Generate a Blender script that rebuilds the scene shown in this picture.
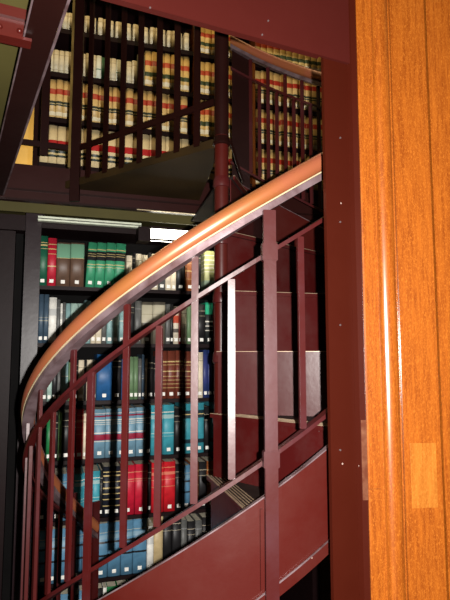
import bpy, math, random
from mathutils import Vector, Matrix
random.seed(7)
PI = math.pi
SC = bpy.context.scene
for o in list(bpy.data.objects): bpy.data.objects.remove(o)
COL = SC.collection

# ------------------------------------------------------------------ camera
EYE = 1.55
F = 540.0
PITCH = math.radians(5.76)
YAW = math.radians(-0.38)
cam_d = bpy.data.cameras.new('camera'); cam = bpy.data.objects.new('camera', cam_d); COL.objects.link(cam)
cam.location = (0, 0, EYE); cam.rotation_euler = (PI/2 + PITCH, 0, YAW)
cam_d.sensor_fit = 'VERTICAL'; cam_d.sensor_height = 24; cam_d.sensor_width = 18; cam_d.lens = 24*F/600
cam_d.clip_start = 0.02
SC.camera = cam
ROT = cam.rotation_euler.to_matrix()

# ------------------------------------------------------------------ world and lights
w = bpy.data.worlds.new('world'); SC.world = w; w.use_nodes = True
bg = w.node_tree.nodes['Background']; bg.inputs[0].default_value = (1.0, .86, .66, 1); bg.inputs[1].default_value = 0.05
def lamp(name, kind, loc, energy, color, rot=(0, 0, 0), **kw):
    l = bpy.data.lights.new(name, kind); l.energy = energy; l.color = color
    for k, v in kw.items(): setattr(l, k, v)
    o = bpy.data.objects.new(name, l); COL.objects.link(o); o.location = loc; o.rotation_euler = rot
    return o
# the photographer's flash, beside the lens
lamp('camera_flash', 'SPOT', (0.050, 0.01, EYE + 0.012), 400, (1.0, .965, .92), (PI/2 + PITCH, 0, YAW),
     spot_size=math.radians(100), spot_blend=0.5, shadow_soft_size=0.006)
# warm ceiling lamps upstairs
lamp('upstairs_lamp', 'AREA', (-.5, 2.6, 4.5), 14, (1.0, .74, .38), (math.radians(18), 0, 0), shape='RECTANGLE', size=2.0, size_y=.4)
lamp('upstairs_wall_lamp', 'AREA', (-1.6, 4.0, 4.2), 160, (1.0, .70, .30), (math.radians(30), 0, 0), shape='RECTANGLE', size=.6, size_y=.3)
lamp('fill_light_behind', 'AREA', (-.9, -.6, 2.28), 2.5, (1.0, .85, .62), (0, 0, 0), shape='RECTANGLE', size=.8, size_y=.8)  # unseen fill light added behind the camera, no fixture
SC.view_settings.view_transform = 'Standard'; SC.view_settings.look = 'None'
SC.view_settings.gamma = 1; SC.view_settings.use_curve_mapping = False
SC.view_settings.exposure = 0.0

# ------------------------------------------------------------------ pixel helpers (surveying the photograph)
def ray(px, py):
    return ROT @ Vector(((px-225)/F, -(py-300)/F, -1))
def atY(px, py, Y):
    d = ray(px, py); t = Y/d.y; return Vector((0, 0, EYE)) + d*t
def atZ(px, py, Z):
    d = ray(px, py); t = (Z-EYE)/d.z; return Vector((0, 0, EYE)) + d*t
def onplane(px, py, O, n):
    d = ray(px, py); c = Vector((0, 0, EYE)); t = (Vector(O)-c).dot(n)/d.dot(n); return c + d*t

# ------------------------------------------------------------------ materials
def s2l(c): return tuple(((x/12.92) if x <= .04045 else ((x+.055)/1.055)**2.4) for x in c)
def mat(name, col, rough=.5, metal=0, noise=0, nscale=8, bump=0, bscale=60, spec=.5, coat=0, emit=None, estr=0, alt=None, stretch=None):
    m = bpy.data.materials.new(name); m.use_nodes = True; nt = m.node_tree; b = nt.nodes['Principled BSDF']
    b.inputs['Base Color'].default_value = (*col, 1); b.inputs['Roughness'].default_value = rough
    b.inputs['Metallic'].default_value = metal; b.inputs['Specular IOR Level'].default_value = spec
    b.inputs['Coat Weight'].default_value = coat
    tc = nt.nodes.new('ShaderNodeTexCoord'); src = tc.outputs['Object']
    if stretch:
        mp = nt.nodes.new('ShaderNodeMapping'); mp.inputs['Scale'].default_value = stretch; nt.links.new(src, mp.inputs[0]); src = mp.outputs[0]
    if noise:
        n = nt.nodes.new('ShaderNodeTexNoise'); n.inputs['Scale'].default_value = nscale; n.inputs['Detail'].default_value = 6
        nt.links.new(src, n.inputs[0])
        r = nt.nodes.new('ShaderNodeValToRGB'); r.color_ramp.elements[0].position = .35; r.color_ramp.elements[1].position = .68
        a = alt or tuple(c*(1-noise) for c in col)
        r.color_ramp.elements[0].color = (*col, 1); r.color_ramp.elements[1].color = (*a, 1)
        nt.links.new(n.outputs[0], r.inputs[0]); nt.links.new(r.outputs[0], b.inputs['Base Color'])
    if bump:
        n2 = nt.nodes.new('ShaderNodeTexNoise'); n2.inputs['Scale'].default_value = bscale; n2.inputs['Detail'].default_value = 4
        nt.links.new(src, n2.inputs[0])
        bp = nt.nodes.new('ShaderNodeBump'); bp.inputs['Strength'].default_value = bump; bp.inputs['Distance'].default_value = .002
        nt.links.new(n2.outputs[0], bp.inputs['Height']); nt.links.new(bp.outputs[0], b.inputs['Normal'])
    if emit:
        b.inputs['Emission Color'].default_value = (*emit, 1); b.inputs['Emission Strength'].default_value = estr
    return m

def painted(name, col, dust, chips=True, rough=.32, amount=.5, spec=.5):
    """old glossy paint on iron: colour, dusty film, small pale chips"""
    m = mat(name, col, rough=rough, spec=spec)
    nt = m.node_tree; b = nt.nodes['Principled BSDF']; tc = nt.nodes['Texture Coordinate']; L = nt.links
    n = nt.nodes.new('ShaderNodeTexNoise'); n.inputs['Scale'].default_value = 5; n.inputs['Detail'].default_value = 8; n.inputs['Roughness'].default_value = .65
    L.new(tc.outputs['Object'], n.inputs[0])
    r = nt.nodes.new('ShaderNodeValToRGB'); r.color_ramp.elements[0].position = .45; r.color_ramp.elements[1].position = .8
    r.color_ramp.elements[0].color = (0, 0, 0, 1); r.color_ramp.elements[1].color = (amount, amount, amount, 1)
    L.new(n.outputs[0], r.inputs[0])
    mx = nt.nodes.new('ShaderNodeMixRGB'); mx.inputs[1].default_value = (*col, 1); mx.inputs[2].default_value = (*dust, 1); L.new(r.outputs[0], mx.inputs[0])
    out = mx.outputs[0]
    if chips:
        v = nt.nodes.new('ShaderNodeTexVoronoi'); v.inputs['Scale'].default_value = 26; L.new(tc.outputs['Object'], v.inputs[0])
        n3 = nt.nodes.new('ShaderNodeTexNoise'); n3.inputs['Scale'].default_value = 11; L.new(tc.outputs['Object'], n3.inputs[0])
        lt = nt.nodes.new('ShaderNodeMath'); lt.operation = 'LESS_THAN'; lt.inputs[1].default_value = .055; L.new(v.outputs['Distance'], lt.inputs[0])
        gt = nt.nodes.new('ShaderNodeMath'); gt.operation = 'GREATER_THAN'; gt.inputs[1].default_value = .62; L.new(n3.outputs[0], gt.inputs[0])
        mu = nt.nodes.new('ShaderNodeMath'); mu.operation = 'MULTIPLY'; L.new(lt.outputs[0], mu.inputs[0]); L.new(gt.outputs[0], mu.inputs[1])
        mx2 = nt.nodes.new('ShaderNodeMixRGB'); mx2.inputs[2].default_value = (.20, .14, .12, 1); L.new(mu.outputs[0], mx2.inputs[0]); L.new(out, mx2.inputs[1]); out = mx2.outputs[0]
    L.new(out, b.inputs['Base Color'])
    n2 = nt.nodes.new('ShaderNodeTexNoise'); n2.inputs['Scale'].default_value = 28; n2.inputs['Detail'].default_value = 3; L.new(tc.outputs['Object'], n2.inputs[0])
    bp = nt.nodes.new('ShaderNodeBump'); bp.inputs['Strength'].default_value = .25; bp.inputs['Distance'].default_value = .002
    L.new(n2.outputs[0], bp.inputs['Height']); L.new(bp.outputs[0], b.inputs['Normal'])
    return m

def oak(name, base, dark, light):
    m = mat(name, base, rough=.24, spec=.5, coat=.6); m.node_tree.nodes['Principled BSDF'].inputs['Coat Roughness'].default_value = .26; nt = m.node_tree; b = nt.nodes['Principled BSDF']; tc = nt.nodes['Texture Coordinate']; L = nt.links
    mp = nt.nodes.new('ShaderNodeMapping'); mp.inputs['Scale'].default_value = (60, 60, 4.0); L.new(tc.outputs['Object'], mp.inputs[0])
    n = nt.nodes.new('ShaderNodeTexNoise'); n.inputs['Scale'].default_value = 2.5; n.inputs['Detail'].default_value = 8; n.inputs['Distortion'].default_value = .6; L.new(mp.outputs[0], n.inputs[0])
    r = nt.nodes.new('ShaderNodeValToRGB'); r.color_ramp.elements[0].position = .3; r.color_ramp.elements[0].color = (*dark, 1)
    r.color_ramp.elements[1].position = .7; r.color_ramp.elements[1].color = (*base, 1); L.new(n.outputs[0], r.inputs[0])
    mp2 = nt.nodes.new('ShaderNodeMapping'); mp2.inputs['Scale'].default_value = (34, 34, 11); mp2.inputs['Rotation'].default_value = (0, .22, 0); L.new(tc.outputs['Object'], mp2.inputs[0])
    n2 = nt.nodes.new('ShaderNodeTexNoise'); n2.inputs['Scale'].default_value = 15; n2.inputs['Detail'].default_value = 3; n2.inputs['Distortion'].default_value = 1.2; L.new(mp2.outputs[0], n2.inputs[0])
    r2 = nt.nodes.new('ShaderNodeValToRGB'); r2.color_ramp.elements[0].position = .50; r2.color_ramp.elements[0].color = (0, 0, 0, 1)
    r2.color_ramp.elements[1].position = .66; r2.color_ramp.elements[1].color = (.75, .75, .75, 1); L.new(n2.outputs[0], r2.inputs[0])
    mx = nt.nodes.new('ShaderNodeMixRGB'); mx.inputs[2].default_value = (*light, 1); L.new(r2.outputs[0], mx.inputs[0]); L.new(r.outputs[0], mx.inputs[1])
    L.new(mx.outputs[0], b.inputs['Base Color'])
    bp = nt.nodes.new('ShaderNodeBump'); bp.inputs['Strength'].default_value = .15; bp.inputs['Distance'].default_value = .001
    L.new(n.outputs[0], bp.inputs['Height']); L.new(bp.outputs[0], b.inputs['Normal'])
    return m

M = {}
M['red'] = painted('maroon_gloss_paint', (.042, .0042, .0028), (.055, .015, .012), rough=.34, spec=.3, amount=.5)
M['post'] = painted('post_maroon_paint', (.025, .0028, .0009), (.032, .0045, .0018), amount=.4, rough=.38, spec=.2)
M['fascia'] = painted('fascia_maroon_paint', (.033, .0042, .0030), (.042, .0065, .005), amount=.4, rough=.4, spec=.25)
M['baluster'] = painted('baluster_worn_paint', (.036, .003, .0026), (.052, .020, .026), rough=.36, amount=.5, spec=.5)
M['riser'] = painted('riser_maroon_paint', (.042, .0036, .0034), (.065, .028, .026), amount=.6, rough=.32, spec=.28)
M['dark'] = painted('dark_brown_paint', (.0095, .0022, .0016), (.016, .0045, .0035), chips=False, rough=.4, spec=.14)
M['case'] = painted('bookcase_dark_steel', (.008, .0028, .003), (.015, .006, .007), chips=False, rough=.5, spec=.12)
M['side'] = painted('sheeny_purple_steel', (.013, .0055, .007), (.024, .014, .017), chips=False, rough=.36, spec=.22, amount=.7)
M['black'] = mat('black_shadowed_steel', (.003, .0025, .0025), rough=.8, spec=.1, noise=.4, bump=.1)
M['edge'] = painted('edge_beam_maroon', (.018, .0038, .0030), (.026, .007, .006), chips=False, rough=.4, spec=.15)
M['under'] = mat('brown_landing_underside', (.030, .016, .004), rough=.7, spec=.12, noise=.5, nscale=4, bump=.2)
M['tread'] = mat('worn_dark_tread', (.020, .012, .010), spec=.2, rough=.6, noise=.6, nscale=12, bump=.3)
M['rib'] = mat('worn_brass_rib', (.36, .26, .17), rough=.4, metal=.3, noise=.3, nscale=30)
M['brass'] = mat('coppery_brass_rail', (.26, .070, .038), rough=.36, metal=.3, noise=1, alt=(.24, .082, .022), nscale=6, stretch=(1, 1, 1), bump=.05)
M['brass_and_glow'] = mat('brass_seam_and_painted_glow', (.85, .68, .42), rough=.2, metal=.6, noise=.2, nscale=20)  # brass of the handrail seam; also painted glow on the edge beam
M['steel'] = mat('worn_steel_bar', (.20, .14, .15), rough=.38, metal=.5, noise=.6, nscale=18, bump=.2, alt=(.08, .04, .04))
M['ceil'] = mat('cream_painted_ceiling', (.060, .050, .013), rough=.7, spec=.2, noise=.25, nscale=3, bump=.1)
M['wallp'] = mat('warm_plaster', (.5, .38, .16), rough=.8, noise=.15, nscale=3, bump=.15)
M['floor'] = mat('dark_floor_boards', (.06, .03, .018), rough=.4, noise=.5, nscale=5, stretch=(1, 12, 1), bump=.1)
M['oak'] = oak('quarter_sawn_oak', (.20, .050, .0045), (.120, .024, .002), (.27, .080, .009))
M['oakdark'] = oak('dark_oak_groove', (.13, .035, .005), (.07, .018, .003), (.16, .05, .01))
M['oakpatch'] = oak('pale_oak_patch', (.24, .080, .010), (.17, .048, .005), (.29, .105, .016))
M['patch'] = mat('brown_scuffed_patch', (.055, .014, .006), rough=.7, spec=.1, noise=.5, nscale=60, alt=(.09, .035, .018))
M['galv'] = mat('pale_reflector_metal', (.62, .66, .52), rough=.4, metal=.2, noise=.2, nscale=30)
M['tube'] = mat('lit_diffuser', (.9, .9, .85), emit=(1.0, .95, .78), estr=8.0)
M['tag'] = mat('white_label_paper', (.82, .80, .74), rough=.7, noise=.1, nscale=80)
M['page'] = mat('page_edges', (.62, .56, .42), rough=.8, noise=.35, nscale=40, stretch=(1, 1, 30))
M['gold'] = mat('aged_brass', (.30, .19, .05), rough=.4, metal=.5, noise=.7, nscale=9)
M['chip'] = mat('bright_bolt', (.15, .11, .11), rough=.25, metal=.5, noise=.4, nscale=50)

def bandmat(name, base, bands, rough=.45):
    """book cloth with bands: bands = [(z0, z1, colour)] as fractions of the height"""
    m = mat('cloth_' + name, base, rough=rough, spec=.35); nt = m.node_tree; b = nt.nodes['Principled BSDF']; tc = nt.nodes['Texture Coordinate']; L = nt.links
    sp = nt.nodes.new('ShaderNodeSeparateXYZ'); L.new(tc.outputs['Generated'], sp.inputs[0])
    cur = None
    n = nt.nodes.new('ShaderNodeTexNoise'); n.inputs['Scale'].default_value = 30; n.inputs['Detail'].default_value = 5; L.new(tc.outputs['Object'], n.inputs[0])
    r = nt.nodes.new('ShaderNodeValToRGB'); r.color_ramp.elements[0].color = (*[c*.82 for c in base], 1); r.color_ramp.elements[1].color = (*[min(1, c*1.12) for c in base], 1)
    r.color_ramp.elements[0].position = .35; r.color_ramp.elements[1].position = .65
    L.new(n.outputs[0], r.inputs[0]); cur = r.outputs[0]
    for z0, z1, c in bands:
        g = nt.nodes.new('ShaderNodeMath'); g.operation = 'GREATER_THAN'; g.inputs[1].default_value = z0; L.new(sp.outputs[2], g.inputs[0])
        l = nt.nodes.new('ShaderNodeMath'); l.operation = 'LESS_THAN'; l.inputs[1].default_value = z1; L.new(sp.outputs[2], l.inputs[0])
        mu = nt.nodes.new('ShaderNodeMath'); mu.operation = 'MULTIPLY'; L.new(g.outputs[0], mu.inputs[0]); L.new(l.outputs[0], mu.inputs[1])
        mx = nt.nodes.new('ShaderNodeMixRGB'); mx.inputs[2].default_value = (*c, 1); L.new(mu.outputs[0], mx.inputs[0]); L.new(cur, mx.inputs[1]); cur = mx.outputs[0]
    L.new(cur, b.inputs['Base Color'])
    return m

# ------------------------------------------------------------------ mesh helpers
class MB:
    def __init__(s): s.v = []; s.f = []; s.m = []
    def add(s, vs, fs, mi=0):
        o = len(s.v); s.v += [tuple(v) for v in vs]; s.f += [tuple(i+o for i in f) for f in fs]; s.m += [mi]*len(fs); return s
    def box(s, c, ex, ey, ez, mi=0):
        """centre and three half-extent vectors"""
        c = Vector(c); ex = Vector(ex); ey = Vector(ey); ez = Vector(ez)
        vs = [c + a*ex + b*ey + d*ez for d in (-1, 1) for b in (-1, 1) for a in (-1, 1)]
        return s.add(vs, [(0, 2, 3, 1), (4, 5, 7, 6), (0, 1, 5, 4), (2, 6, 7, 3), (0, 4, 6, 2), (1, 3, 7, 5)], mi)
    def aabox(s, a, b, mi=0):
        c = [(p+q)/2 for p, q in zip(a, b)]; h = [abs(q-p)/2 for p, q in zip(a, b)]
        return s.box(c, (h[0], 0, 0), (0, h[1], 0), (0, 0, h[2]), mi)
    def prism(s, pts, z0, z1, mi=0):
        """plan polygon extruded between two heights"""
        n = len(pts); vs = [(p[0], p[1], z0) for p in pts] + [(p[0], p[1], z1) for p in pts]
        fs = [tuple(range(n-1, -1, -1)), tuple(range(n, 2*n))] + [(i, (i+1) % n, n+(i+1) % n, n+i) for i in range(n)]
        return s.add(vs, fs, mi)
    def bar(s, p, q, wv, hv, mi=0):
        """rectangular bar from p to q, half-width vectors wv and hv"""
        p = Vector(p); q = Vector(q); c = (p+q)/2
        return s.box(c, (q-p)/2, wv, hv, mi)
    def rod(s, p, q, r, n=16, mi=0, r2=None):
        p = Vector(p); q = Vector(q); d = (q-p).normalized(); a = d.orthogonal().normalized(); b = d.cross(a); r2 = r if r2 is None else r2
        vs = [p + (a*math.cos(t)+b*math.sin(t))*r for t in [2*PI*i/n for i in range(n)]] + [q + (a*math.cos(t)+b*math.sin(t))*r2 for t in [2*PI*i/n for i in range(n)]]
        fs = [tuple(range(n-1, -1, -1)), tuple(range(n, 2*n))] + [(i, (i+1) % n, n+(i+1) % n, n+i) for i in range(n)]
        return s.add(vs, fs, mi)
    def lathe(s, c, prof, n=24, mi=0):
        c = Vector(c); vs = []; k = len(prof)
        for r, z in prof:
            for i in range(n):
                t = 2*PI*i/n; vs.append(c + Vector((r*math.cos(t), r*math.sin(t), z)))
        fs = [(j*n+i, j*n+(i+1) % n, (j+1)*n+(i+1) % n, (j+1)*n+i) for j in range(k-1) for i in range(n)]
        fs += [tuple(range(n-1, -1, -1)), tuple((k-1)*n+i for i in range(n))]
        return s.add(vs, fs, mi)
    def sweep(s, secs, mi=0, closed=True):
        """list of equal-length section rings"""
        n = len(secs[0]); vs = [p for sec in secs for p in sec]
        fs = [(j*n+i, j*n+(i+1) % n, (j+1)*n+(i+1) % n, (j+1)*n+i) for j in range(len(secs)-1) for i in range(n)]
        fs += [tuple(range(n-1, -1, -1)), tuple((len(secs)-1)*n+i for i in range(n))]
        return s.add(vs, fs, mi)
    def build(s, name, mats, parent=None, origin=None, smooth=False, bevel=0):
        if not isinstance(mats, (list, tuple)): mats = [mats]
        me = bpy.data.meshes.new(name)
        if origin is None and parent is None:
            xs = [v[0] for v in s.v]; ys = [v[1] for v in s.v]; zs = [v[2] for v in s.v]
            origin = ((min(xs)+max(xs))/2, (min(ys)+max(ys))/2, min(zs))
        off = Vector(origin) if origin is not None else Vector((0, 0, 0))
        me.from_pydata([tuple(Vector(v)-off) for v in s.v], [], s.f)
        for mm in mats: me.materials.append(mm)
        me.polygons.foreach_set('material_index', s.m)
        me.validate(); me.update()
        import bmesh
        bm = bmesh.new(); bm.from_mesh(me); bmesh.ops.recalc_face_normals(bm, faces=bm.faces)
        if bevel: bmesh.ops.bevel(bm, geom=[e for e in bm.edges if len(e.link_faces) == 2 and e.calc_face_angle(0) > .6], offset=bevel, segments=2, affect='EDGES')
        bm.to_mesh(me); bm.free()
        if smooth:
            for p in me.polygons: p.use_smooth = True
            try: me.set_sharp_from_angle(angle=math.radians(40))
            except Exception: pass
        o = bpy.data.objects.new(name, me); COL.objects.link(o)
        if parent is not None:
            o.parent = parent; wp = parent_world(parent)
            o.location = off - wp
        else: o.location = off
        return o
WP = {}
def parent_world(p):
    v = Vector((0, 0, 0)); q = p
    while q is not None: v = v + Vector(q.location); q = q.parent
    return v
def tag(o, label=None, cat=None, group=None, kind=None):
    if label: o['label'] = label
    if cat: o['category'] = cat
    if group: o['group'] = group
    if kind: o['kind'] = kind
    return o
def thing(name, label, cat, loc=(0, 0, 0), group=None):
    o = bpy.data.objects.new(name, None); COL.objects.link(o); o.location = loc; o.empty_display_size = .1
    return tag(o, label, cat, group)
def struct(name, mb, m, **kw):
    o = mb.build(name, m, **kw); o['kind'] = 'structure'; return o

# ------------------------------------------------------------------ survey: levels and frames
RISE = .215; NOSE0 = 39; ZN0 = EYE - .206
H = RISE/(PI/6)            # helix climb per radian
AX = Vector((0, 1.95, 0)); R = .646
UP = EYE + .875            # upper floor level
SOF = EYE + .790           # soffit
ANG = math.radians(17.5)   # bookcases
BU = Vector((math.cos(ANG), math.sin(ANG), 0)); BN = Vector((math.sin(ANG), -math.cos(ANG), 0))   # along, towards the viewer
LO = Vector((0, 3.06, 0)); UO = Vector((0, 3.38, 0))
FA = math.radians(24.6)    # fascia and post
FU = Vector((math.cos(FA), math.sin(FA), 0)); FN = Vector((math.sin(FA), -math.cos(FA), 0))
UPV = Vector((0, 0, 1))
def pol(phi, r=R, z=0):
    return Vector((r*math.sin(phi), AX.y - r*math.cos(phi), z))
D = math.radians

# ------------------------------------------------------------------ the setting
struct('floor', MB().aabox((-3.5, -2, -.06), (3.5, 6.5, 0)), M['floor'])
struct('wall_back', MB().aabox((-3.5, 6.4, 0), (3.5, 6.5, 4.8)), M['wallp'])
struct('wall_left', MB().aabox((-3.6, -2, 0), (-3.5, 6.5, 4.8)), M['wallp'])
struct('wall_front', MB().aabox((-3.5, -2.1, 0), (3.5, -2, 4.8)), M['wallp'])
struct('ceiling', MB().aabox((-3.6, -2.1, 4.8), (3.6, 6.5, 4.88)), M['ceil'])

# upper floor slab around the stair well
fz = EYE + .70                                            # underside of the near steel fascia
F1 = atZ(110, 0, fz); F2 = atZ(322, 58, fz)
B1 = atZ(66, 0, EYE+.72); B2 = atZ(3, 192, EYE+.72)       # left well beam, inner lower edge
bd = (B2-B1); bd.z = 0; bd.normalize()
bnorm = Vector((-bd.y, bd.x, 0))                          # towards the left
if bnorm.x > 0: bnorm = -bnorm
ME = Vector((0, 2.725, 0))                                 # edge of the upper floor behind the stair
def me(x): return ME.y + x*math.tan(ANG)
Bfar = B1 + bd*((me(-1.05)-B1.y)/bd.y)
# corner where fascia line meets left beam line
def isect(p, d, q, e):
    den = d.x*e.y - d.y*e.x; t = ((q.x-p.x)*e.y - (q.y-p.y)*e.x)/den; return p + d*t
fd = (F2-F1); fd.z = 0; fd.normalize()
CR = isect(Vector((F1.x, F1.y, 0)), fd, Vector((B1.x, B1.y, 0)), bd)
cb = isect(Vector((0, ME.y, 0)), BU, Vector((B1.x, B1.y, 0)), bd)
s_left = MB().prism([(CR.x, CR.y), (cb.x, cb.y), (-3.5, me(-3.5)), (-3.5, -2), (CR.x, -2)][::-1], SOF, UP)
s_left.prism([(CR.x, -2), (.20, -2), (.20, .65), (CR.x, .65)], SOF, UP)
s_left.prism([(-3.5, me(-3.5)), (3.5, me(3.5)), (3.5, 6.4), (-3.5, 6.4)], SOF, UP)
struct('ceiling_mezzanine', s_left, M['ceil'])

# oak wall on the right, built as vertical members
WA = math.radians(7)
WU = Vector((math.cos(WA), math.sin(WA), 0)); WN = Vector((math.sin(WA), -math.cos(WA), 0))
W0 = atY(363.5, 300, 1.235); W0.z = 0
def wpx(px): 
    p = onplane(px, 300, W0, WN); return (p-W0).dot(WU)
def wprism(pts, z0=0, z1=3.9):
    return MB().prism([((W0+WU*a+WN*b).x, (W0+WU*a+WN*b).y) for a, b in pts], z0, z1)
u1, u2, u3, u4, u5, u6 = wpx(375.5), wpx(380), wpx(396), wpx(399), wpx(435.5), wpx(437)
struct('wall_right', wprism([(0, -.05), (1.6, -.05), (1.6, -.012), (0, -.012)]), M['oak'])
struct('trim_casing', wprism([(0, -.012), (0, .0), (.003, .002), (u1-.001, .002), (u1, 0), (u1, -.012)]), M['oak'])
cc = (u2+u3)/2; rr = (u3-u2)/2
bead = [(u1+.0006, -.012), (u1+.0006, -.003), (u2-.001, -.003)] + [(cc-rr*math.cos(t), .012*math.sin(t)+.0) for t in [PI*i/14 for i in range(15)]] + [(u3+.001, -.006), (u4, -.006), (u4, -.012)]
bo = struct('trim_moulding', wprism(bead), M['oak'], smooth=True)
struct('trim_panel', wprism([(u4+.0005, -.012), (u4+.0005, .000), (u5-.0008, .000), (u5-.0008, -.012)]), M['oak'])
struct('trim_stile', wprism([(u6+.0006, -.012), (u6+.0006, .001), (1.6, .001), (1.6, -.012)]), M['oak'])
pz1, pz0 = onplane(420, 443, W0, WN).z, onplane(420, 508, W0, WN).z
struct('trim_patch', wprism([(wpx(405), 0), (wpx(405), .0008), (wpx(430), .0008), (wpx(430), 0)], pz0, pz1), M['oakpatch'])
sz = onplane(375, 489, W0, WN).z
struct('trim_seam', wprism([(.001, .0019), (.001, .0023), (u1-.001, .0023), (u1-.001, .0019)], sz, sz+.0012), M['oakdark'])

# ------------------------------------------------------------------ steel post beside the oak
PA = Vector((F2.x, F2.y, 0)) + FU*.004
post = thing('steel_post', 'dark red painted steel angle post beside the orange oak panelling', 'post', (PA.x, PA.y, 0))
pw = .078
MB().prism([(p.x, p.y) for p in (PA, PA+FU*pw, PA+FU*pw-FN*.010, PA-FN*.010)], 0, 4.6).build('web', M['post'], post)
PB = PA + FU*(pw-.010)
MB().prism([(p.x, p.y) for p in (PB+FN*.0005, PB+FU*.004+FN*.0125, PB+FU*.031+FN*.020, PB+FU*.031+FN*.010, PB+FU*.010+FN*.0005)], 0, 4.6).build('flange', M['post'], post)
q = PB + FU*.0175+FN*.0172; qd = (FU*.027+FN*.0075).normalized(); qn = Vector((qd.y, -qd.x, 0))
pzA, pzB = atY(364, 420, q.y).z, atY(364, 500, q.y).z
o = MB().box((q.x, q.y, (pzA+pzB)/2), qd*.0128, qn*.0006, UPV*(pzA-pzB)/2).build('scuffed_patch', M['patch'], post); tag(o, 'brown scuffed patch on the post flange')
mb = MB()
for py in (138, 222, 325, 450):
    c = onplane(340, py, PA, FN); mb.lathe((0, 0, 0), [(0, 0)], 3) if 0 else mb.rod(c - FN*.001, c + FN*.002, .0022, 8)
mb.build('rivet', M['chip'], post)

# ------------------------------------------------------------------ near fascia beam overhead
fb = thing('fascia_beam', 'wide dark red steel fascia beam overhead, joining the red post', 'beam', ((F1.x+F2.x)/2, (F1.y+F2.y)/2, fz))
fL = CR + FU*.055; fR = Vector((F2.x, F2.y, 0)) + FU*.0795
def fprism(a, b, n0, n1, z0, z1):
    return MB().prism([(p.x, p.y) for p in (a+FN*n0, b+FN*n0, b+FN*n1, a+FN*n1)], z0, z1)
fprism(fL, fR, 0.001, .009, fz, UP+.06).build('web', M['fascia'], fb)
fprism(fL, fR-FU*.088, -.008, .0008, fz, fz+.008).build('bottom_flange', M['fascia'], fb)
mb = MB()
for px, py in ((268, 21), (262, 35), (150, 8)):
    c = onplane(px, py, Vector((F2.x, F2.y, 0))+FN*.009, FN); mb.rod(c, c+FN*.002, .002, 8)
mb.build('rivet', M['chip'], fb)

# ------------------------------------------------------------------ left well beam, running away from the viewer
lb = thing('well_beam', 'dark maroon steel beam slanting up the top left corner, with grey flange edge', 'beam', (B1.x, B1.y, EYE+.72))
bs = Vector((B1.x, B1.y, 0)) - bd*.55; be = cb + bd*(-.03)
def bprism(n0, n1, z0, z1, s=bs, e=be):
    return MB().prism([(p.x, p.y) for p in (s+bnorm*n0, e+bnorm*n0, e+bnorm*n1, s+bnorm*n1)], z0, z1)
bprism(0, .007, EYE+.7205, SOF-.001).build('web', M['dark'], lb)
bprism(.0, .060, EYE+.712, EYE+.7200).build('bottom_flange', M['dark'], lb)
o = bprism(-.0065, -.0008, EYE+.712, EYE+.722).build('flange_edge', M['steel'], lb); tag(o, 'grey worn edge of the flange')
o = bprism(.0605, .064, EYE+.712, EYE+.718).build('flange_edge', M['steel'], lb); tag(o, 'grey worn edge of the flange')

# riveted cross beam in the top left corner
xb0 = atZ(33, 50, EYE+.70); xd = -FU
xp = Vector((xb0.x, xb0.y, 0)) - bnorm*0 
xb = thing('riveted_beam', 'short riveted glossy red beam in the top left corner', 'beam', (xb0.x, xb0.y, EYE+.70))
ox = xp - FU*.006
def xprism(a, b, n0, n1, z0, z1, rel=0):
    return MB().prism([(p.x, p.y) for p in (ox-FU*a+FN*n0, ox-FU*b+FN*n0, ox-FU*b+FN*n1, ox-FU*a+FN*n1)], z0, z1)
xprism(0, .9, 0, .008, EYE+.70, SOF-.001).build('web', M['red'], xb)
xprism(0, .9, .0085, .034, EYE+.70, EYE+.707).build('flange', M['red'], xb)
xprism(0, .9, .0085, .020, EYE+.757, EYE+.772).build('flange', M['red'], xb)
for k in range(7):
    c = ox - FU*(.025+.042*k) + FN*.008; c.z = EYE+.733
    mb = MB(); n = 12; rr_ = .0065
    prof = [(rr_, 0), (rr_*.95, .003), (rr_*.7, .006), (rr_*.3, .0075)]
    rings = []
    a = FU; b_ = UPV
    secs = [[c + FN*z + (a*math.cos(2*PI*i/n)+b_*math.sin(2*PI*i/n))*r for i in range(n)] for r, z in prof]
    mb.sweep(secs); mb.build('rivet', M['red'], xb, smooth=True)

# ------------------------------------------------------------------ the edge of the upper floor behind the stair
eb = thing('floor_edge_beam', 'dark maroon beam edging the upper floor above the lower bookcase', 'beam', (0, me(0), SOF-.06))
def along(x0, x1, n0, n1, z0, z1, O=ME):
    a = Vector((x0, O.y+x0*math.tan(ANG), 0)); b = Vector((x1, O.y+x1*math.tan(ANG), 0))
    return MB().prism([(p.x, p.y) for p in (a+BN*n0, b+BN*n0, b+BN*n1, a+BN*n1)], z0, z1)
along(-2.2, 1.6, .0, .010, SOF-.092, UP+.0).build('web', M['edge'], eb)
along(-2.2, 1.6, .0105, .030, SOF-.092, SOF-.082).build('flange', M['dark'], eb)
along(-2.2, 1.6, .0105, .016, SOF-.040, SOF-.032).build('moulding', M['dark'], eb)
o = along(-.42, .2, .0302, .033, SOF-.0925, SOF-.0885).build('glow_lip', M['brass_and_glow'], eb); tag(o, 'thin bright edge')  # added lip, glow of the fluorescent fixture put into its bright colour
eb2 = along(-2.2, 1.6, -.16, -.15, SOF-.10, SOF-.001).build('soffit_beam', M['ceil']); tag(eb2, 'cream painted beam under the upper floor, behind the dark edge beam', 'beam')

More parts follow.
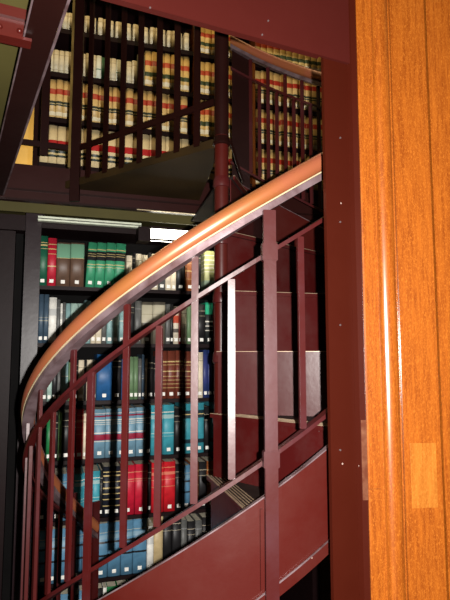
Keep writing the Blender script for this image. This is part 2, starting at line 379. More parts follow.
# ------------------------------------------------------------------ spiral staircase
ST = thing('spiral_staircase', 'dark red iron spiral staircase with copper handrail winding round a central column', 'staircase', (AX.x, AX.y, 0))
PH0, PH1 = D(-141), D(176)
def helix(z0, sec, a=PH0, b=PH1, n=None, r=R, drop=0):
    n = n or max(6, int((b-a)/D(2.5)))
    return [[pol(t, r+dr, z0+H*t-drop*max(0, D(-78)-t)+dz) for dr, dz in sec] for t in [a+(b-a)*i/n for i in range(n+1)]]
zr = EYE + .3275
ck = 1/math.cos(math.atan(H/R))
OFFN = .045; ADIR = D(6)
circ = [(.0225*math.cos(t), .0225*ck*math.sin(t)) for t in [2*PI*i/20 for i in range(20)]]
rail = MB().sweep(helix(zr, circ, D(-126), drop=.16)).build('handrail', M['brass'], ST, smooth=True); tag(rail, 'coppery polished handrail')
zb = zr - .0225*ck
MB().sweep(helix(zb-.0002, [(-.017, -.021), (.017, -.021), (.017, -.002), (-.017, -.002)], D(-126), drop=.16)).build('rail_bar', M['steel'], rail)
MB().sweep(helix(zb, [(.0155, -.0015), (.0190, -.0015), (.0190, .0025), (.0155, .0025)], D(-126), drop=.16)).build('brass_seam', M['brass_and_glow'], rail)
def rb(z, name, th=.0048, wd=.0115, m='baluster'):
    return MB().sweep(helix(z, [(-wd, -th*ck), (wd, -th*ck), (wd, th*ck), (-wd, th*ck)], D(-126))).build(name, M[m], ST)
ZM = EYE + .175; ZL = EYE - .315; ZST = EYE - .397; ZSB = EYE - .640
rb(ZM, 'middle_rail'); rb(ZL, 'lower_rail')
# stringer with edge bands
sg = MB().sweep(helix(0, [(.0, ZSB), (.007, ZSB), (.007, ZST), (.0, ZST)])).build('stringer', M['red'], ST, smooth=True)
MB().sweep(helix(0, [(.0075, ZST-.030), (.0115, ZST-.030), (.0115, ZST), (.0075, ZST)])).build('top_band', M['red'], sg)
o = MB().sweep(helix(0, [(.0075, ZSB), (.0115, ZSB), (.0115, ZSB+.032), (.0075, ZSB+.032)])).build('bottom_band', M['red'], sg)
MB().sweep(helix(0, [(-.002, ZST+.0005), (.012, ZST+.0005), (.012, ZST+.004), (-.002, ZST+.004)])).build('edge_strip', M['steel'], sg)
MB().sweep(helix(0, [(.0118, ZSB+.030), (.0145, ZSB+.030), (.0145, ZSB+.0335), (.0118, ZSB+.0335)])).build('edge_strip', M['steel'], sg)
# balusters: long ones hang from the handrail, short ones from the middle rail
b0, db = D(17.85), D(7.85)
def bal(phi, z0, z1, wd=.0085, th=.0045, name='baluster', m='baluster', r=R):
    t = Vector((math.cos(phi), math.sin(phi), 0)); n = Vector((math.sin(phi), -math.cos(phi), 0))
    c = pol(phi, r, (z0+z1)/2)
    return MB().box(c, t*wd, n*th, UPV*(z1-z0)/2).build(name, M[m], ST, bevel=.001)
k = -20
for k in range(-20, 21):
    phi = b0 - k*db
    if not (D(-122) < phi < PH1-.06): continue
    hz = H*phi
    if k == 1:
        bal(phi, ZSB+hz-.01, zb+hz-.022, .0155, .006, 'newel', r=R+.024)
        cz = ZM+hz; t = Vector((math.cos(phi), math.sin(phi), 0)); n = Vector((math.sin(phi), -math.cos(phi), 0))
        MB().box(pol(phi, R+.022, cz), t*.019, n*.011, UPV*.022).build('clasp', M['baluster'], ST, bevel=.002)
        MB().box(pol(phi, R+.022, ZL+hz), t*.019, n*.011, UPV*.020).build('clasp', M['baluster'], ST, bevel=.002)
        MB().box(pol(phi, R+.014, (ZST+ZSB)/2+hz)-t*.022, t*.003, n*.003, UPV*.09).build('panel_bead', M['red'], ST)
    elif k == 6: bal(phi, ZSB+hz+.03, ZM+hz-.008, .010, .005, 'newel', r=R+.021)
    elif k % 2 and phi < D(100): bal(phi, ZL+hz+.008, zb+hz-.022)
    elif phi < D(100): bal(phi, ZL+hz+.008, ZM+hz-.008)
    else:
        bal(phi, ZL+hz+.008, zb+hz-.022); bal(phi-db/2, ZL+hz-H*db/2+.008, ZM+hz-H*db/2-.008)
for phi in (D(-128), D(60), D(120)):
    hz = H*phi; bal(phi, .002 if phi < 0 else ZSB+hz, zb+hz-.022 + (.02 if phi < 0 else 0), .0155, .006, 'newel', r=R+.024)
# column
MB().rod((0, AX.y, EYE+.811), (0, AX.y, 4.6), .0275, 28).build('column_sleeve', M['dark'], ST, smooth=True)
colm = MB().rod((0, AX.y, 0), (0, AX.y, 4.6), .0265, 28).build('column', M['red'], ST, smooth=True)
mb = MB().lathe((0, AX.y, EYE+.775), [(.027, 0), (.033, .004), (.033, .012), (.029, .018), (.029, .03), (.027, .034)]).build('collar', M['dark'], colm, smooth=True)
MB().lathe((0, AX.y, 0), [(.06, 0), (.06, .01), (.035, .03), (.027, .05)]).build('collar', M['red'], colm, smooth=True)
ri = .0268
for k in range(-6, 5):
    a = D(NOSE0+30*k); z = ZN0+RISE*k
    if z < .03: continue
    # tread: sector with a nose line that runs just in front of the column
    n = 10; th = .011
    ad = a + ADIR; e = pol(ad, 1) - pol(ad, 0); e.z = 0; s_ = Vector((-math.cos(ad), -math.sin(ad), 0))   # outwards; towards the lower step
    A0 = Vector((0, AX.y, 0)) + s_*OFFN
    tend = math.sqrt((R-.003)**2 - OFFN**2); arim = ad - math.asin(OFFN/(R-.003))
    pts = [A0 - e*.004, A0 + e*tend] + [pol(arim+D(32)*i/n, R-.003) for i in range(1, n+1)] + [pol(arim+D(34), .030)]
    tr = MB().prism([(p.x, p.y) for p in pts], z-th, z).build('tread', M['tread'], ST, bevel=.0)
    p0, p1 = A0 - e*.004 + s_*.0038, A0 + e*tend + s_*.0038
    MB().bar(p0+UPV*(z-.006), p1+UPV*(z-.006), s_*.0035, UPV*.0065).build('nosing', M['riser'], tr)
    MB().bar(p0+UPV*(z+.0012), p1+UPV*(z+.0012), s_*.0035, UPV*.0009).build('nosing_edge', M['rib'], tr)
    for j in range(5):
        q0 = p0 - s_*(.010+.011*j) + e*(.01 + .035*(j > 2)) + UPV*(z+.0008); q1 = p1 - s_*(.010+.011*j) - e*.02 + UPV*(z+.0008)
        MB().bar(q0, q1, s_*.0016, UPV*.0008).build('tread_rib', M['rib'], tr)
    # riser below this nose
    zlo = max(.002, z-RISE+.0005)
    p0, p1 = A0 - e*.002 - s_*.012, A0 + e*(tend-.002) - s_*.012
    s0 = s_*.004
    rs = MB().prism([(p.x, p.y) for p in (p0, p1, p1+s0, p0+s0)], zlo, z-th-.0003).build('riser', M['riser'], ST)
    MB().lathe((0, AX.y, z-.04), [(.027, 0), (.031, .003), (.032, .010), (.031, .028), (.028, .0395)], 20).build('hub', M['riser'], tr, smooth=True)
# top newel plate and brace by the column
pa = D(176); t = Vector((math.cos(pa), math.sin(pa), 0)); n_ = Vector((math.sin(pa), -math.cos(pa), 0))
pl0 = atY(232, 190, 2.60); pl1 = atY(250, 190, 2.60)
MB().box(((pl0.x+pl1.x)/2, 2.60+.005, (SOF+4.4)/2+.0), ((pl1.x-pl0.x)/2, 0, 0), (0, .006, 0), (0, 0, (4.4-SOF)/2)).build('top_newel', M['dark'], ST)
a0 = atY(230, 140, 2.02); a1 = atY(243, 182, 2.35)
MB().rod(a0, a1, .006, 10).build('brace', M['dark'], ST, smooth=True)
a2 = atY(234, 186, 2.05)
MB().lathe((a2.x, a2.y, a2.z), [(.02, 0), (.03, .004), (.03, .009), (.012, .014)], 20).build('brace_foot', M['dark'], ST, smooth=True)

# landing plate between the stair head and the upper floor
c234 = D(234); Rn = .84
nl = pol(c234, Rn)
rd = pol(D(189), 1) - pol(D(189), 0)
pr = isect(Vector((0, AX.y, 0)), rd, Vector((0, ME.y+0, 0)), BU)
gap = BN*.012
lp = MB().prism([(p.x, p.y) for p in (pol(D(189), .045), pr+gap, Vector((nl.x-.06, me(nl.x-.06), 0))+gap, nl, pol(c234, .045))], SOF-.012, SOF+.022).build('landing_plate', M['under'])
tag(lp, 'dark wedge shaped landing plate at the stair head, left of the column', 'landing')
# ------------------------------------------------------------------ guard rail upstairs
zg = EYE + .955
gr = thing('guard_railing', 'dark iron guard railing upstairs, left of the column, with brass lit corner post', 'railing', (nl.x, nl.y, UP))
g0 = pol(c234, .035, zg); g1 = Vector((nl.x, nl.y, zg))
gd = (g1-g0).normalized(); gp = Vector((-gd.y, gd.x, 0))
MB().bar(g0, g1, gp*.006, UPV*.012).build('bottom_rail', M['dark'], gr)
MB().bar(g0+UPV*.95, g1+UPV*.95, gp*.012, UPV*.015).build('top_rail', M['dark'], gr)
for px in (89.5, 106, 122.5, 140, 159, 177, 197):
    # point on the rail line below this pixel
    pn = gp; c = onplane(px, 120, Vector((g0.x, g0.y, 0)), pn)
    MB().box((c.x, c.y, (SOF+zg+.95)/2), gd*.013, gp*.005, UPV*(zg+.93-SOF)/2).build('baluster', M['dark'], gr)
nw = MB().box((nl.x+.004, nl.y-.014, (EYE+.70+4.4)/2), Vector((.021, .0, 0)), Vector((0, .010, 0)), UPV*(4.4-EYE-.70)/2).build('corner_post', M['dark'], gr)
o = MB().box((nl.x-.0235, nl.y-.014, (EYE+.86+4.4)/2), Vector((.0055, 0, 0)), Vector((0, .011, 0)), UPV*(4.4-EYE-.86)/2).build('brass_edge', M['gold'], nw); tag(o, 'brass edge')
g2 = atZ(12, 140.5, zg); 
gdl = (g2-g1); gdl.z = 0; gdl.normalize(); gpl = Vector((-gdl.y, gdl.x, 0))
MB().bar(g1+gdl*.026, g2, gpl*.006, UPV*.013).build('bottom_rail', M['dark'], gr)
for px in (45,):
    c = onplane(px, 120, Vector((g1.x, g1.y, 0)), gpl)
    MB().box((c.x, c.y, (UP+.03+4.2)/2), gdl*.018, gpl*.005, UPV*(4.2-UP-.03)/2).build('baluster', M['dark'], gr)

# ------------------------------------------------------------------ bookcases
CD = .26      # depth
def bp(O, u, n, z):
    v = O + BU*u + BN*n; return Vector((v.x, v.y, z))
def bbox(O, u0, u1, n0, n1, z0, z1):
    c = bp(O, (u0+u1)/2, (n0+n1)/2, (z0+z1)/2)
    return MB().box(c, BU*(u1-u0)/2, BN*(n1-n0)/2, UPV*(z1-z0)/2)
def upx(O, px, py): return (onplane(px, py, O, BN) - O).dot(BU)
def zpx(O, px, py): return onplane(px, py, O, BN).z
# lower case: shelf tops
zA = zpx(LO, 100, 287.5); zE = zpx(LO, 100, 518)
SP = (zA-zE)/4
lowz = [zA-SP*i for i in range(7)]
uL = upx(LO, 37.5, 350); uM = upx(LO, 191, 350); uR = uL + 1.52
uD = upx(LO, 190, 330)
lc = thing('lower_bookcase', 'tall dark steel bookcase on the lower floor behind the spiral stair', 'bookcase', bp(LO, (uL+uR)/2, -CD/2, 0))
topz = zA + .315
bbox(LO, uL-.078, uL-.001, -CD, .012, 0, SOF-.06).build('side_panel', M['side'], lc)
bbox(LO, uR+.001, uR+.05, -CD, .012, 0, SOF-.06).build('side_panel', M['case'], lc)
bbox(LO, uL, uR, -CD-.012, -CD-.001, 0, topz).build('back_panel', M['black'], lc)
bbox(LO, uL, uR, -CD, .006, zA+.300, zA+.345).build('cornice', M['case'], lc)
for z in lowz:
    bbox(LO, uL, uR, -CD, .002, z-.020, z-.0005).build('shelf', M['case'], lc)
bbox(LO, uL, uR, -CD, .002, .0, .08).build('plinth', M['case'], lc)
# neighbouring case at the far left, across a dark gap
NO = LO
u9 = upx(LO, 9, 400); 
nc = thing('steel_upright', 'dark steel bookcase upright at the far left edge, across a black gap', 'bookcase', bp(NO, u9-.1, 0, 0))
bbox(NO, u9-.30, u9, -CD, .0, 0, SOF-.16).build('side_panel', M['case'], nc)
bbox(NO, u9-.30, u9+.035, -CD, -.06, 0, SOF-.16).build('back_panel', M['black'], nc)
hb = bbox(NO, u9-.5, uL-.08, -.10, .005, SOF-.155, SOF-.075).build('header_beam', M['case']); tag(hb, 'dark steel header beam left of the lower bookcase', 'beam')
bm_ = MB()
for px in (12, 20):
    c = onplane(px, 235, LO+BN*.006, BN)
bo_ = None

# fluorescent fixtures under the soffit
r0 = onplane(38, 218.5, LO+BN*.05, BN); r1u = upx(LO+BN*.05, 141, 229)
ru0 = upx(LO+BN*.05, 38, 220); zt = r0.z
rs = thing('light_reflector', 'long thin pale metal light reflector strip above the top shelf', 'reflector', bp(LO, ru0, .05, zt))
bbox(LO+BN*.05, ru0, r1u, -.02, .012, zt-.012, zt+.012).build('reflector_rail', M['galv'], rs)
bbox(LO+BN*.05, ru0, r1u, .0125, .015, zt-.003, zt+.001).build('groove', M['case'], rs)
bbox(LO+BN*.05, ru0+.02, ru0+.03, -.015, -.005, zt+.0125, zt+.05).build('hanger', M['case'], rs)
fu0, fu1 = upx(LO+BN*.10, 138, 235), upx(LO+BN*.10, 230, 240)
zf = onplane(170, 243, LO+BN*.10, BN).z
fl = thing('fluorescent_light', 'lit fluorescent light fixture above the bookcase, partly behind the handrail', 'light', bp(LO, fu0, .08, zf))
bbox(LO+BN*.10, fu0, fu0+.065, -.07, .02, zf, zf+.075).build('end_box', M['case'], fl)
bbox(LO+BN*.10, fu0+.066, fu1, -.06, .0, zf+.074, zf+.086).build('housing', M['case'], fl)
tb = MB(); c0 = bp(LO+BN*.10, fu0+.068, -.03, zf+.045); c1 = bp(LO+BN*.10, fu1, -.03, zf+.045)
tb.bar(c0, c1, BN*.03, UPV*.028).build('diffuser', M['tube'], fl)
bbox(LO+BN*.10, fu0+.068, fu1, .001, .006, zf+.008, zf+.018).build('lip', M['case'], fl)

# upper case
uz = [zpx(UO, 100, y) for y in (168, 123.5, 79, 35)]
USP = (uz[-1]-uz[0])/3
uz = [uz[0]+USP*i for i in range(6)]
vL = upx(UO, 41, 100); vR = upx(UO, 345, 100)
vd1 = upx(UO, 196, 60); vd2 = upx(UO, 253, 60)
uc = thing('upper_bookcase', 'tall dark bookcase upstairs filled with tan law reports', 'bookcase', bp(UO, (vL+vR)/2, -CD/2, UP))
bbox(UO, vL-.035, vL-.001, -CD, .01, UP, uz[-1]+.3).build('side_panel', M['dark'], uc)
bbox(UO, vR+.001, vR+.035, -CD, .01, UP, uz[-1]+.3).build('side_panel', M['dark'], uc)
bbox(UO, vL, vR, -CD-.01, -CD-.001, UP, uz[-1]+.3).build('back_panel', mat('navy_back_panel', (.012, .018, .03), rough=.6, noise=.3), uc)
bbox(UO, vd1-.018, vd1+.018, -CD, .008, UP+.1, uz[-1]+.3).build('divider', M['oakdark'], uc)
bbox(UO, vd2-.012, vd2+.012, -CD, .008, UP+.1, uz[-1]+.3).build('divider', M['oakdark'], uc)
bbox(UO, vL, vR, -CD, .002, UP, UP+.08).build('plinth', M['dark'], uc)
for z in uz:
    for a, b in ((vL, vd1-.0185), (vd1+.0185, vd2-.0125), (vd2+.0125, vR)):
        bbox(UO, a, b, -CD, .002, z-.030, z-.0005).build('shelf', M['case'], uc)

# ------------------------------------------------------------------ books
W = (.70, .66, .56); G = (.55, .42, .18); K = (.012, .012, .014)
tanb = (.60, .40, .15)
BK = {  # style: (material, words, tag?)
 'law': (bandmat('law', tanb, [(.62, .76, (.38, .028, .014)), (.32, .44, (.03, .035, .02)), (.36, .38, G), (.06, .16, (.74, .64, .42))]), 'tan law report with red and black bands', 0),
 'law2': (bandmat('law2', (.62, .40, .12), [(.60, .74, (.42, .05, .015)), (.30, .42, (.05, .06, .02)), (.08, .2, (.74, .62, .40))]), 'ochre law report with red and dark bands', 0),
 'lawr': (bandmat('lawr', (.66, .52, .28), [(.45, .62, (.40, .016, .016)), (.18, .36, (.02, .03, .02)), (.24, .29, G)]), 'cream law report with a broad red band', 0),
 'white': (bandmat('white', (.60, .52, .34), [(.78, .81, (.4, .33, .2)), (.12, .15, (.4, .33, .2))]), 'plain cream volume', 0),
 'whiteg': (bandmat('whiteg', (.60, .60, .46), [(.0, .9, (.66, .66, .52)), (.4, .44, (.05, .16, .09))]), 'pale greenish volume', 0),
 'thin': (bandmat('thin', (.05, .17, .09), []), 'thin dark green volume', 0),
 'tallg': (bandmat('tallg', (.14, .13, .08), [(.3, .5, (.18, .16, .10))]), 'olive grey volume', 0),
 'dgreen': (bandmat('dgreen', (.008, .085, .045), [(.86, .875, G), (.80, .83, G), (.74, .75, G), (.35, .58, (.02, .11, .055))]), 'dark green hardback with gold lettering', 1),
 'crim': (bandmat('crim', (.42, .012, .03), [(.86, .875, G), (.76, .78, G), (.66, .67, G), (.40, .42, G)]), 'crimson hardback with faint gold lines', 1),
 'brown_mint': (bandmat('brown_mint', (.10, .055, .035), [(.64, .97, (.16, .34, .22)), (.64, .65, G)]), 'brown volume with a mint green upper spine', 1),
 'green': (bandmat('green', (.035, .25, .125), [(.60, .80, K), (.69, .70, G), (.74, .75, G), (.83, .85, G), (.50, .515, G), (.44, .45, G)]), 'bright green law volume with a black title label', 1),
 'cream': (bandmat('cream', (.72, .62, .46), [(.80, .82, (.35, .3, .2))]), 'plain cream hardback', 1),
 'bwhite': (bandmat('bwhite', (.76, .74, .68), [(.6, .75, (.5, .5, .48))]), 'white paperback', 1),
 'black': (bandmat('black', (.012, .011, .012), [(.82, .835, (.35, .3, .22)), (.7, .71, (.3, .26, .18))]), 'black hardback', 1),
 'blackg': (bandmat('blackg', (.010, .012, .02), [(.88, .90, G), (.80, .83, G), (.68, .70, G), (.55, .58, G), (.44, .46, G), (.33, .35, G), (.2, .22, G)]), 'black volume with rows of gold lettering', 1),
 'dblue': (bandmat('dblue', (.045, .075, .11), [(.45, .47, (.25, .25, .2)), (.52, .53, (.25, .25, .2))]), 'slate blue hardback with two pale lines', 1),
 'mint': (bandmat('mint', (.36, .50, .44), [(.5, .7, (.42, .54, .48))]), 'pale mint hardback', 1),
 'pteal': (bandmat('pteal', (.22, .36, .36), [(.6, .62, W)]), 'pale teal hardback', 1),
 'grey': (bandmat('grey', (.10, .10, .095), [(.8, .82, (.2, .2, .2))]), 'dark grey hardback', 1),
 'binder': (bandmat('binder', (.11, .095, .07), [(.50, .93, (.46, .42, .31)), (.7, .71, (.25, .22, .15))]), 'dark binder with a large cream title label', 1),
 'stripe': (bandmat('stripe', (.60, .52, .40), [(.55, .75, (.42, .06, .03)), (.3, .4, (.1, .08, .07))]), 'cream volume with red and dark stripes', 1),
 'ogreen': (bandmat('ogreen', (.12, .20, .10), []), 'olive green hardback', 1),
 'yellow': (bandmat('yellow', (.62, .38, .03), []), 'yellow paperback', 1),
 'dkgtop': (bandmat('dkgtop', (.014, .016, .016), [(.68, .95, (.02, .38, .20)), (.5, .53, W), (.4, .42, W), (.3, .32, W)]), 'black volume with a bright green top label', 1),
 'dkred': (bandmat('dkred', (.20, .018, .014), []), 'dark red hardback', 1),
 'navy': (bandmat('navy', (.02, .035, .13), [(.3, .9, (.03, .04, .16))]), 'navy blue hardback', 1),
 'royal': (bandmat('royal', (.018, .095, .25), []), 'wide royal blue volume', 1),
 'teal': (bandmat('teal', (.045, .29, .36), [(.84, .86, W), (.72, .80, (.30, .45, .45)), (.42, .44, (.3, .5, .5)), (.36, .37, (.3, .5, .5))]), 'teal volume with pale lettering', 1),
 'tealb': (bandmat('tealb', (.04, .26, .32), [(.70, .86, (.012, .03, .04)), (.20, .28, (.012, .03, .04)), (.77, .79, G)]), 'teal volume with black title labels', 1),
 'bluem': (bandmat('bluem', (.15, .28, .37), [(.36, .48, (.26, .015, .04)), (.50, .52, W), (.33, .345, W), (.84, .87, (.26, .015, .04)), (.72, .73, W), (.68, .69, W), (.76, .78, W), (.9, .92, (.5, .5, .5))]), 'grey blue volume with maroon bands', 1),
 'leather': (bandmat('leather', (.15, .035, .02), [(.76, .785, G), (.70, .71, G), (.56, .58, G), (.46, .47, G), (.38, .39, G), (.30, .31, G), (.22, .23, G)]), 'brown leather volume with gold bands', 1),
 'bred': (bandmat('bred', (.52, .012, .02), [(.88, .895, (.62, .2, .1)), (.74, .80, (.62, .16, .1)), (.64, .65, (.6, .2, .1)), (.50, .51, (.6, .2, .1))]), 'bright red volume with faint gold lettering', 1),
 'crimw': (bandmat('crimw', (.50, .012, .035), [(.84, .86, (.6, .2, .12)), (.70, .72, (.6, .2, .12)), (.66, .67, (.6, .2, .12))]), 'crimson red volume with small gold title', 1),
 'blue': (bandmat('blue', (.085, .21, .33), [(.62, .66, K), (.38, .415, K), (.70, .78, (.16, .28, .36)), (.82, .83, (.4, .4, .3))]), 'steel blue volume with two black bands', 1),
 'tan': (bandmat('tan', (.50, .38, .20), [(.06, .07, K)]), 'tall tan volume', 1),
 'obrown': (bandmat('obrown', (.26, .075, .02), [(.8, .82, G), (.7, .71, G), (.5, .52, G), (.3, .31, G)]), 'orange brown leather volume', 1),
 'lgreen': (bandmat('lgreen', (.22, .42, .16), []), 'thin light green book', 1),
 'striped': (bandmat('striped', (.42, .42, .18), [(.88, .9, W), (.76, .79, W), (.66, .68, W), (.56, .6, W), (.48, .5, W), (.0, .28, (.26, .34, .24))]), 'yellow green volume with white stripes', 1),
 'kgreen': (bandmat('kgreen', (.015, .16, .05), []), 'green hardback', 1),
}
ORD = ['%d%s' % (i, 'th' if 10 < i % 100 < 14 else {1: 'st', 2: 'nd', 3: 'rd'}.get(i % 10, 'th')) for i in range(1, 100)]
def book(O, u, wd, z, h, style, label, group, dep=.19, tilt=0, setback=.012):
    """a bound book: curved spine facing the aisle, two boards, sunk page block"""
    mm, words, lab = BK[style]
    wd = wd - .0008; hw = wd/2; bt = min(.0025, wd*.14)
    # local frame: x along shelf, y into the case, z up; origin at the foot of the spine
    n = 6; arc = min(.007, wd*.22)
    outer = [(-hw*math.cos(PI*i/n), -arc*math.sin(PI*i/n)) for i in range(n+1)]
    inner = [((hw-bt)*math.cos(PI*i/n), -(arc-.001)*math.sin(PI*i/n)+.002) for i in range(n+1)]
    poly = [(-hw, dep)] + outer + [(hw, dep), (hw-bt, dep)] + inner + [(-hw+bt, dep)]
    mb = MB()
    m_ = len(poly); vs = [(x, y, 0) for x, y in poly] + [(x, y, h) for x, y in poly]
    fs = [(i, (i+1) % m_, m_+(i+1) % m_, m_+i) for i in range(m_)]
    # caps as quads between the outer and inner outline
    no = n+3
    for zz in (0, m_):
        for i in range(no-1):
            j0, j1 = i, i+1; k0, k1 = m_-1-i, m_-2-i
            fs.append((zz+j0, zz+j1, zz+k1, zz+k0))
    mb.add(vs, fs, 0)
    mb.aabox((-hw+bt, .004, .003), (hw-bt, dep-.006, h-.005), 1)
    ob = mb.build('book', [mm, M['page']], origin=(0, 0, 0), smooth=False)
    for p in ob.data.polygons: 
        if p.material_index == 0 and abs(p.normal.z) < .5 and p.normal.y < -.2: p.use_smooth = True
    Rm = Matrix((( BU.x, -BN.x, 0), (BU.y, -BN.y, 0), (0, 0, 1)))
    Rt = Matrix.Rotation(tilt, 3, 'Y')
    mw = (Rm @ Rt).to_4x4(); loc = bp(O, u, -setback, z)
    if tilt: loc.z += abs(math.sin(tilt))*hw
    mw.translation = loc; ob.matrix_world = mw
    tag(ob, label, 'book', group)
    if lab and wd > .012 and h > .12:
        lw = min(hw*.62, .010); lz = h*.045
        t = MB(); t.box((0, -arc-.0006, lz+.014), (lw, 0, 0), (0, .0004, 0), (0, 0, .009))
        c = t.build('spine_label', M['tag'], origin=(0, 0, 0)); c.parent = ob; tag(c, 'white call number label')
    return ob

ROWNAME_L = ['top shelf', 'second shelf', 'third shelf', 'fourth shelf', 'fifth shelf', 'sixth shelf', 'bottom shelf']
def fillrow(O, zs, px0, items, shelf, group, uend, pyref):
    """items: (style, width in px, height in px [, tilt deg])"""
    px = px0; i = 0
    sc = None
    for it in items:
        st, wpx_, hpx = it[:3]; tl = math.radians(it[3]) if len(it) > 3 else 0
        a = upx(O, px, pyref); b = upx(O, px+wpx_, pyref); px += wpx_
        if st is None: continue
        if b > uend: break
        c = O + BU*((a+b)/2); h = hpx*c.y/F
        book(O, (a+b)/2, b-a, zs, h, st, '%s, %s from left on %s' % (BK[st][1], ORD[i], shelf), group, tilt=tl, setback=.012+random.uniform(0, .012))
        i += 1
RA = [('dgreen', 9, 51), ('crim', 9, 49), ('brown_mint', 14, 45), ('brown_mint', 14, 45), (None, 1.5, 0), ('green', 9, 46, 3), ('green', 9.6, 46, 3), ('green', 9.6, 46, 3), ('green', 10, 46, 3), (None, 2.5, 0),
      ('cream', 6, 34), ('black', 3.5, 38), ('cream', 6, 36), ('cream', 6, 35), ('black', 4, 38), ('cream', 7, 37), ('grey', 7, 34), ('cream', 6, 28), ('cream', 5, 24), ('black', 9, 38), ('obrown', 9, 40), ('black', 7, 41),
      (None, 3.5, 0), ('striped', 14, 42), ('black', 8, 40), ('dkred', 8, 40), ('obrown', 9, 42)]
RB = [('dblue', 5.2, 49), ('dblue', 5, 49), ('bwhite', 8, 46), ('grey', 3.6, 44), ('bwhite', 2.4, 40), ('grey', 3, 41), ('pteal', 5, 40), ('mint', 7.5, 40), ('mint', 6, 40), ('pteal', 7, 43), ('cream', 5, 41), ('cream', 6, 38), ('grey', 5, 40), ('pteal', 6, 38), ('mint', 6, 38), ('pteal', 7, 37),
      ('black', 9, 44), ('grey', 7, 43), ('binder', 11.5, 42), ('binder', 12.5, 42), ('grey', 5, 40), ('black', 3, 40), ('stripe', 5.5, 38), ('dkred', 3, 38), ('cream', 5, 38), ('ogreen', 4.5, 40), ('yellow', 6, 41), ('black', 8, 40), ('dkgtop', 8, 44), ('dkred', 4, 43), ('black', 4.5, 44), ('ogreen', 6, 42)]
RC = [('cream', 4, 38), ('grey', 5, 40), ('mint', 5, 36), ('black', 5, 42), ('grey', 4, 40), ('pteal', 7, 40), ('ogreen', 5, 38), ('black', 5, 42), ('cream', 6, 40), ('black', 2.5, 40), ('cream', 6, 40), ('grey', 4, 40), ('royal', 16, 45), ('black', 9, 46), ('royal', 4, 40), ('teal', 4, 40), ('ogreen', 4.5, 42), ('ogreen', 4.5, 42), ('grey', 3.5, 40), ('dblue', 3, 44), ('cream', 2.5, 40), ('black', 6, 43), ('black', 6, 42),
      ('leather', 8, 47), ('leather', 8, 47), ('leather', 8, 47), ('leather', 8, 46), ('black', 5, 40), ('cream', 7, 45), ('navy', 4.5, 47), ('navy', 4.5, 47), ('black', 6, 44)]
RD = [('black', 8, 46), ('kgreen', 6, 44), ('black', 6, 44), ('lgreen', 4, 46), ('black', 8, 46), ('black', 6, 44), ('bred', 7, 48), ('cream', 4, 44), ('black', 7, 44), ('bluem', 11.5, 47), ('bluem', 11.5, 47), ('bluem', 9, 47), ('bluem', 10, 47), ('bluem', 10, 47), ('black', 5, 44), ('teal', 12.5, 48), ('teal', 11, 48), ('black', 8, 44), ('tealb', 12, 48), ('tealb', 10, 48), ('black', 6, 44), ('tealb', 11, 48)]
RE = [('black', 8, 46), ('blue', 8, 46), ('black', 6, 44), ('blue', 7, 44), ('black', 7, 42), ('teal', 9, 43), ('teal', 9, 43), ('teal', 8, 44), ('black', 3, 44), ('blackg', 9, 47), ('blackg', 9, 47), ('crimw', 14, 47), ('crimw', 12.5, 47), ('black', 4, 46), ('bred', 12.5, 47), ('bred', 11.5, 47), ('black', 7, 44), ('blue', 8, 42), ('obrown', 8.5, 44), ('black', 8, 44), ('obrown', 9, 44), ('black', 10, 44)]
RG = [('black', 10, 44), ('blue', 10, 46), ('black', 9, 44), ('blue', 12, 46), ('black', 12, 46), ('bwhite', 4, 46), ('kgreen', 10, 46), ('kgreen', 11, 46), ('kgreen', 10, 46), ('blue', 12, 46)]
RF = [('blue', 10, 50), ('blue', 10, 50), ('blue', 12, 50), ('blue', 12, 50), ('blue', 12, 50), ('blue', 14, 50), ('blue', 13, 50), ('blue', 12, 50), ('blue', 14, 50), ('bwhite', 7, 42), ('tan', 9.5, 50), ('black', 9, 50), ('black', 9, 50), ('grey', 6, 44), ('black', 8, 42), ('grey', 7, 42), ('black', 9, 44), ('black', 9, 42)]
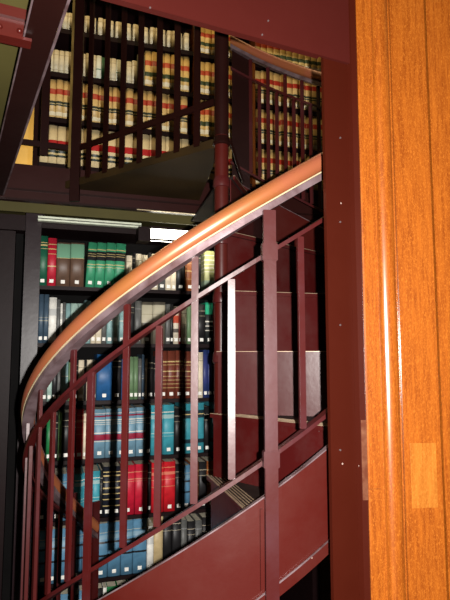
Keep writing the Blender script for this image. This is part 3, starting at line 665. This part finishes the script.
for i, (row, px0) in enumerate(((RA, 38.2), (RB, 38.2), (RC, 38.2), (RD, 38.2), (RE, 38.2), (RF, 38.2), (RG, 50))):
    fillrow(LO, lowz[i], px0, row, ROWNAME_L[i] + ' downstairs', 'books on the %s of the lower bookcase' % ROWNAME_L[i], uR-.005, 290+55*i-20)

def rep(st, n, w, h): return [(st, w, h*1.08+random.uniform(-.8, .8)) for _ in range(n)]
def upper(zi, left, mid, right, shelf):
    pys = (150, 106, 65, 20, -20, -60)[zi]
    g = 'law books on the %s upstairs' % shelf
    items = left + [('GAP1',)] + mid + [('GAP2',)] + right
    # lay out by widths, jumping over the dividers
    px = 42; i = 0; segs = [vd1-.02, vd2-.014, vR-.002]; starts = [vL+.002, vd1+.020, vd2+.014]
    for si, (its, s0, s1) in enumerate(zip((left, mid, right), starts, segs)):
        u = s0
        for st, wp_, hp in its:
            c = O_y = (UO + BU*u).y
            wd = wp_*c/F*1.04
            if u + wd > s1: break
            if st: 
                book(UO, u+wd/2, wd, uz[zi], hp*c/F, st, '%s, %s from left on %s upstairs' % (BK[st][1], ORD[i], shelf), g, setback=.012+random.uniform(0, .008))
                i += 1
            u += wd
US = ['lowest visible shelf', 'second shelf', 'third shelf', 'fourth shelf']
upper(0, rep('lawr', 30, 8.2, 38), rep('lawr', 12, 8.2, 37), rep('law', 20, 8, 36), US[0])
upper(1, rep('law', 30, 6.9, 38.5), rep('law2', 12, 7, 37), rep('law', 20, 7, 35), US[1])
wl = []
for k in range(22): wl += [('whiteg' if k in (10, 13) else 'white', 5.2, 26+random.uniform(-1, 1))]
wl[11:11] = [('thin', 2.2, 25), ('thin', 2.2, 25)]
wl = wl[:19] + [('tallg', 8, 34)] + rep('law2', 8, 6.6, 36.5)
upper(2, wl, rep('law2', 12, 7, 34), rep('law', 20, 7, 34), US[2])
wr = []
for k in range(9): wr += [('white', 5.2, 20), ('white', 5.2, 20), ('white', 5.2, 19), (None, 2, 0)]
upper(3, wr, rep('law2', 12, 7, 30), rep('law2', 20, 7, 30), US[3])
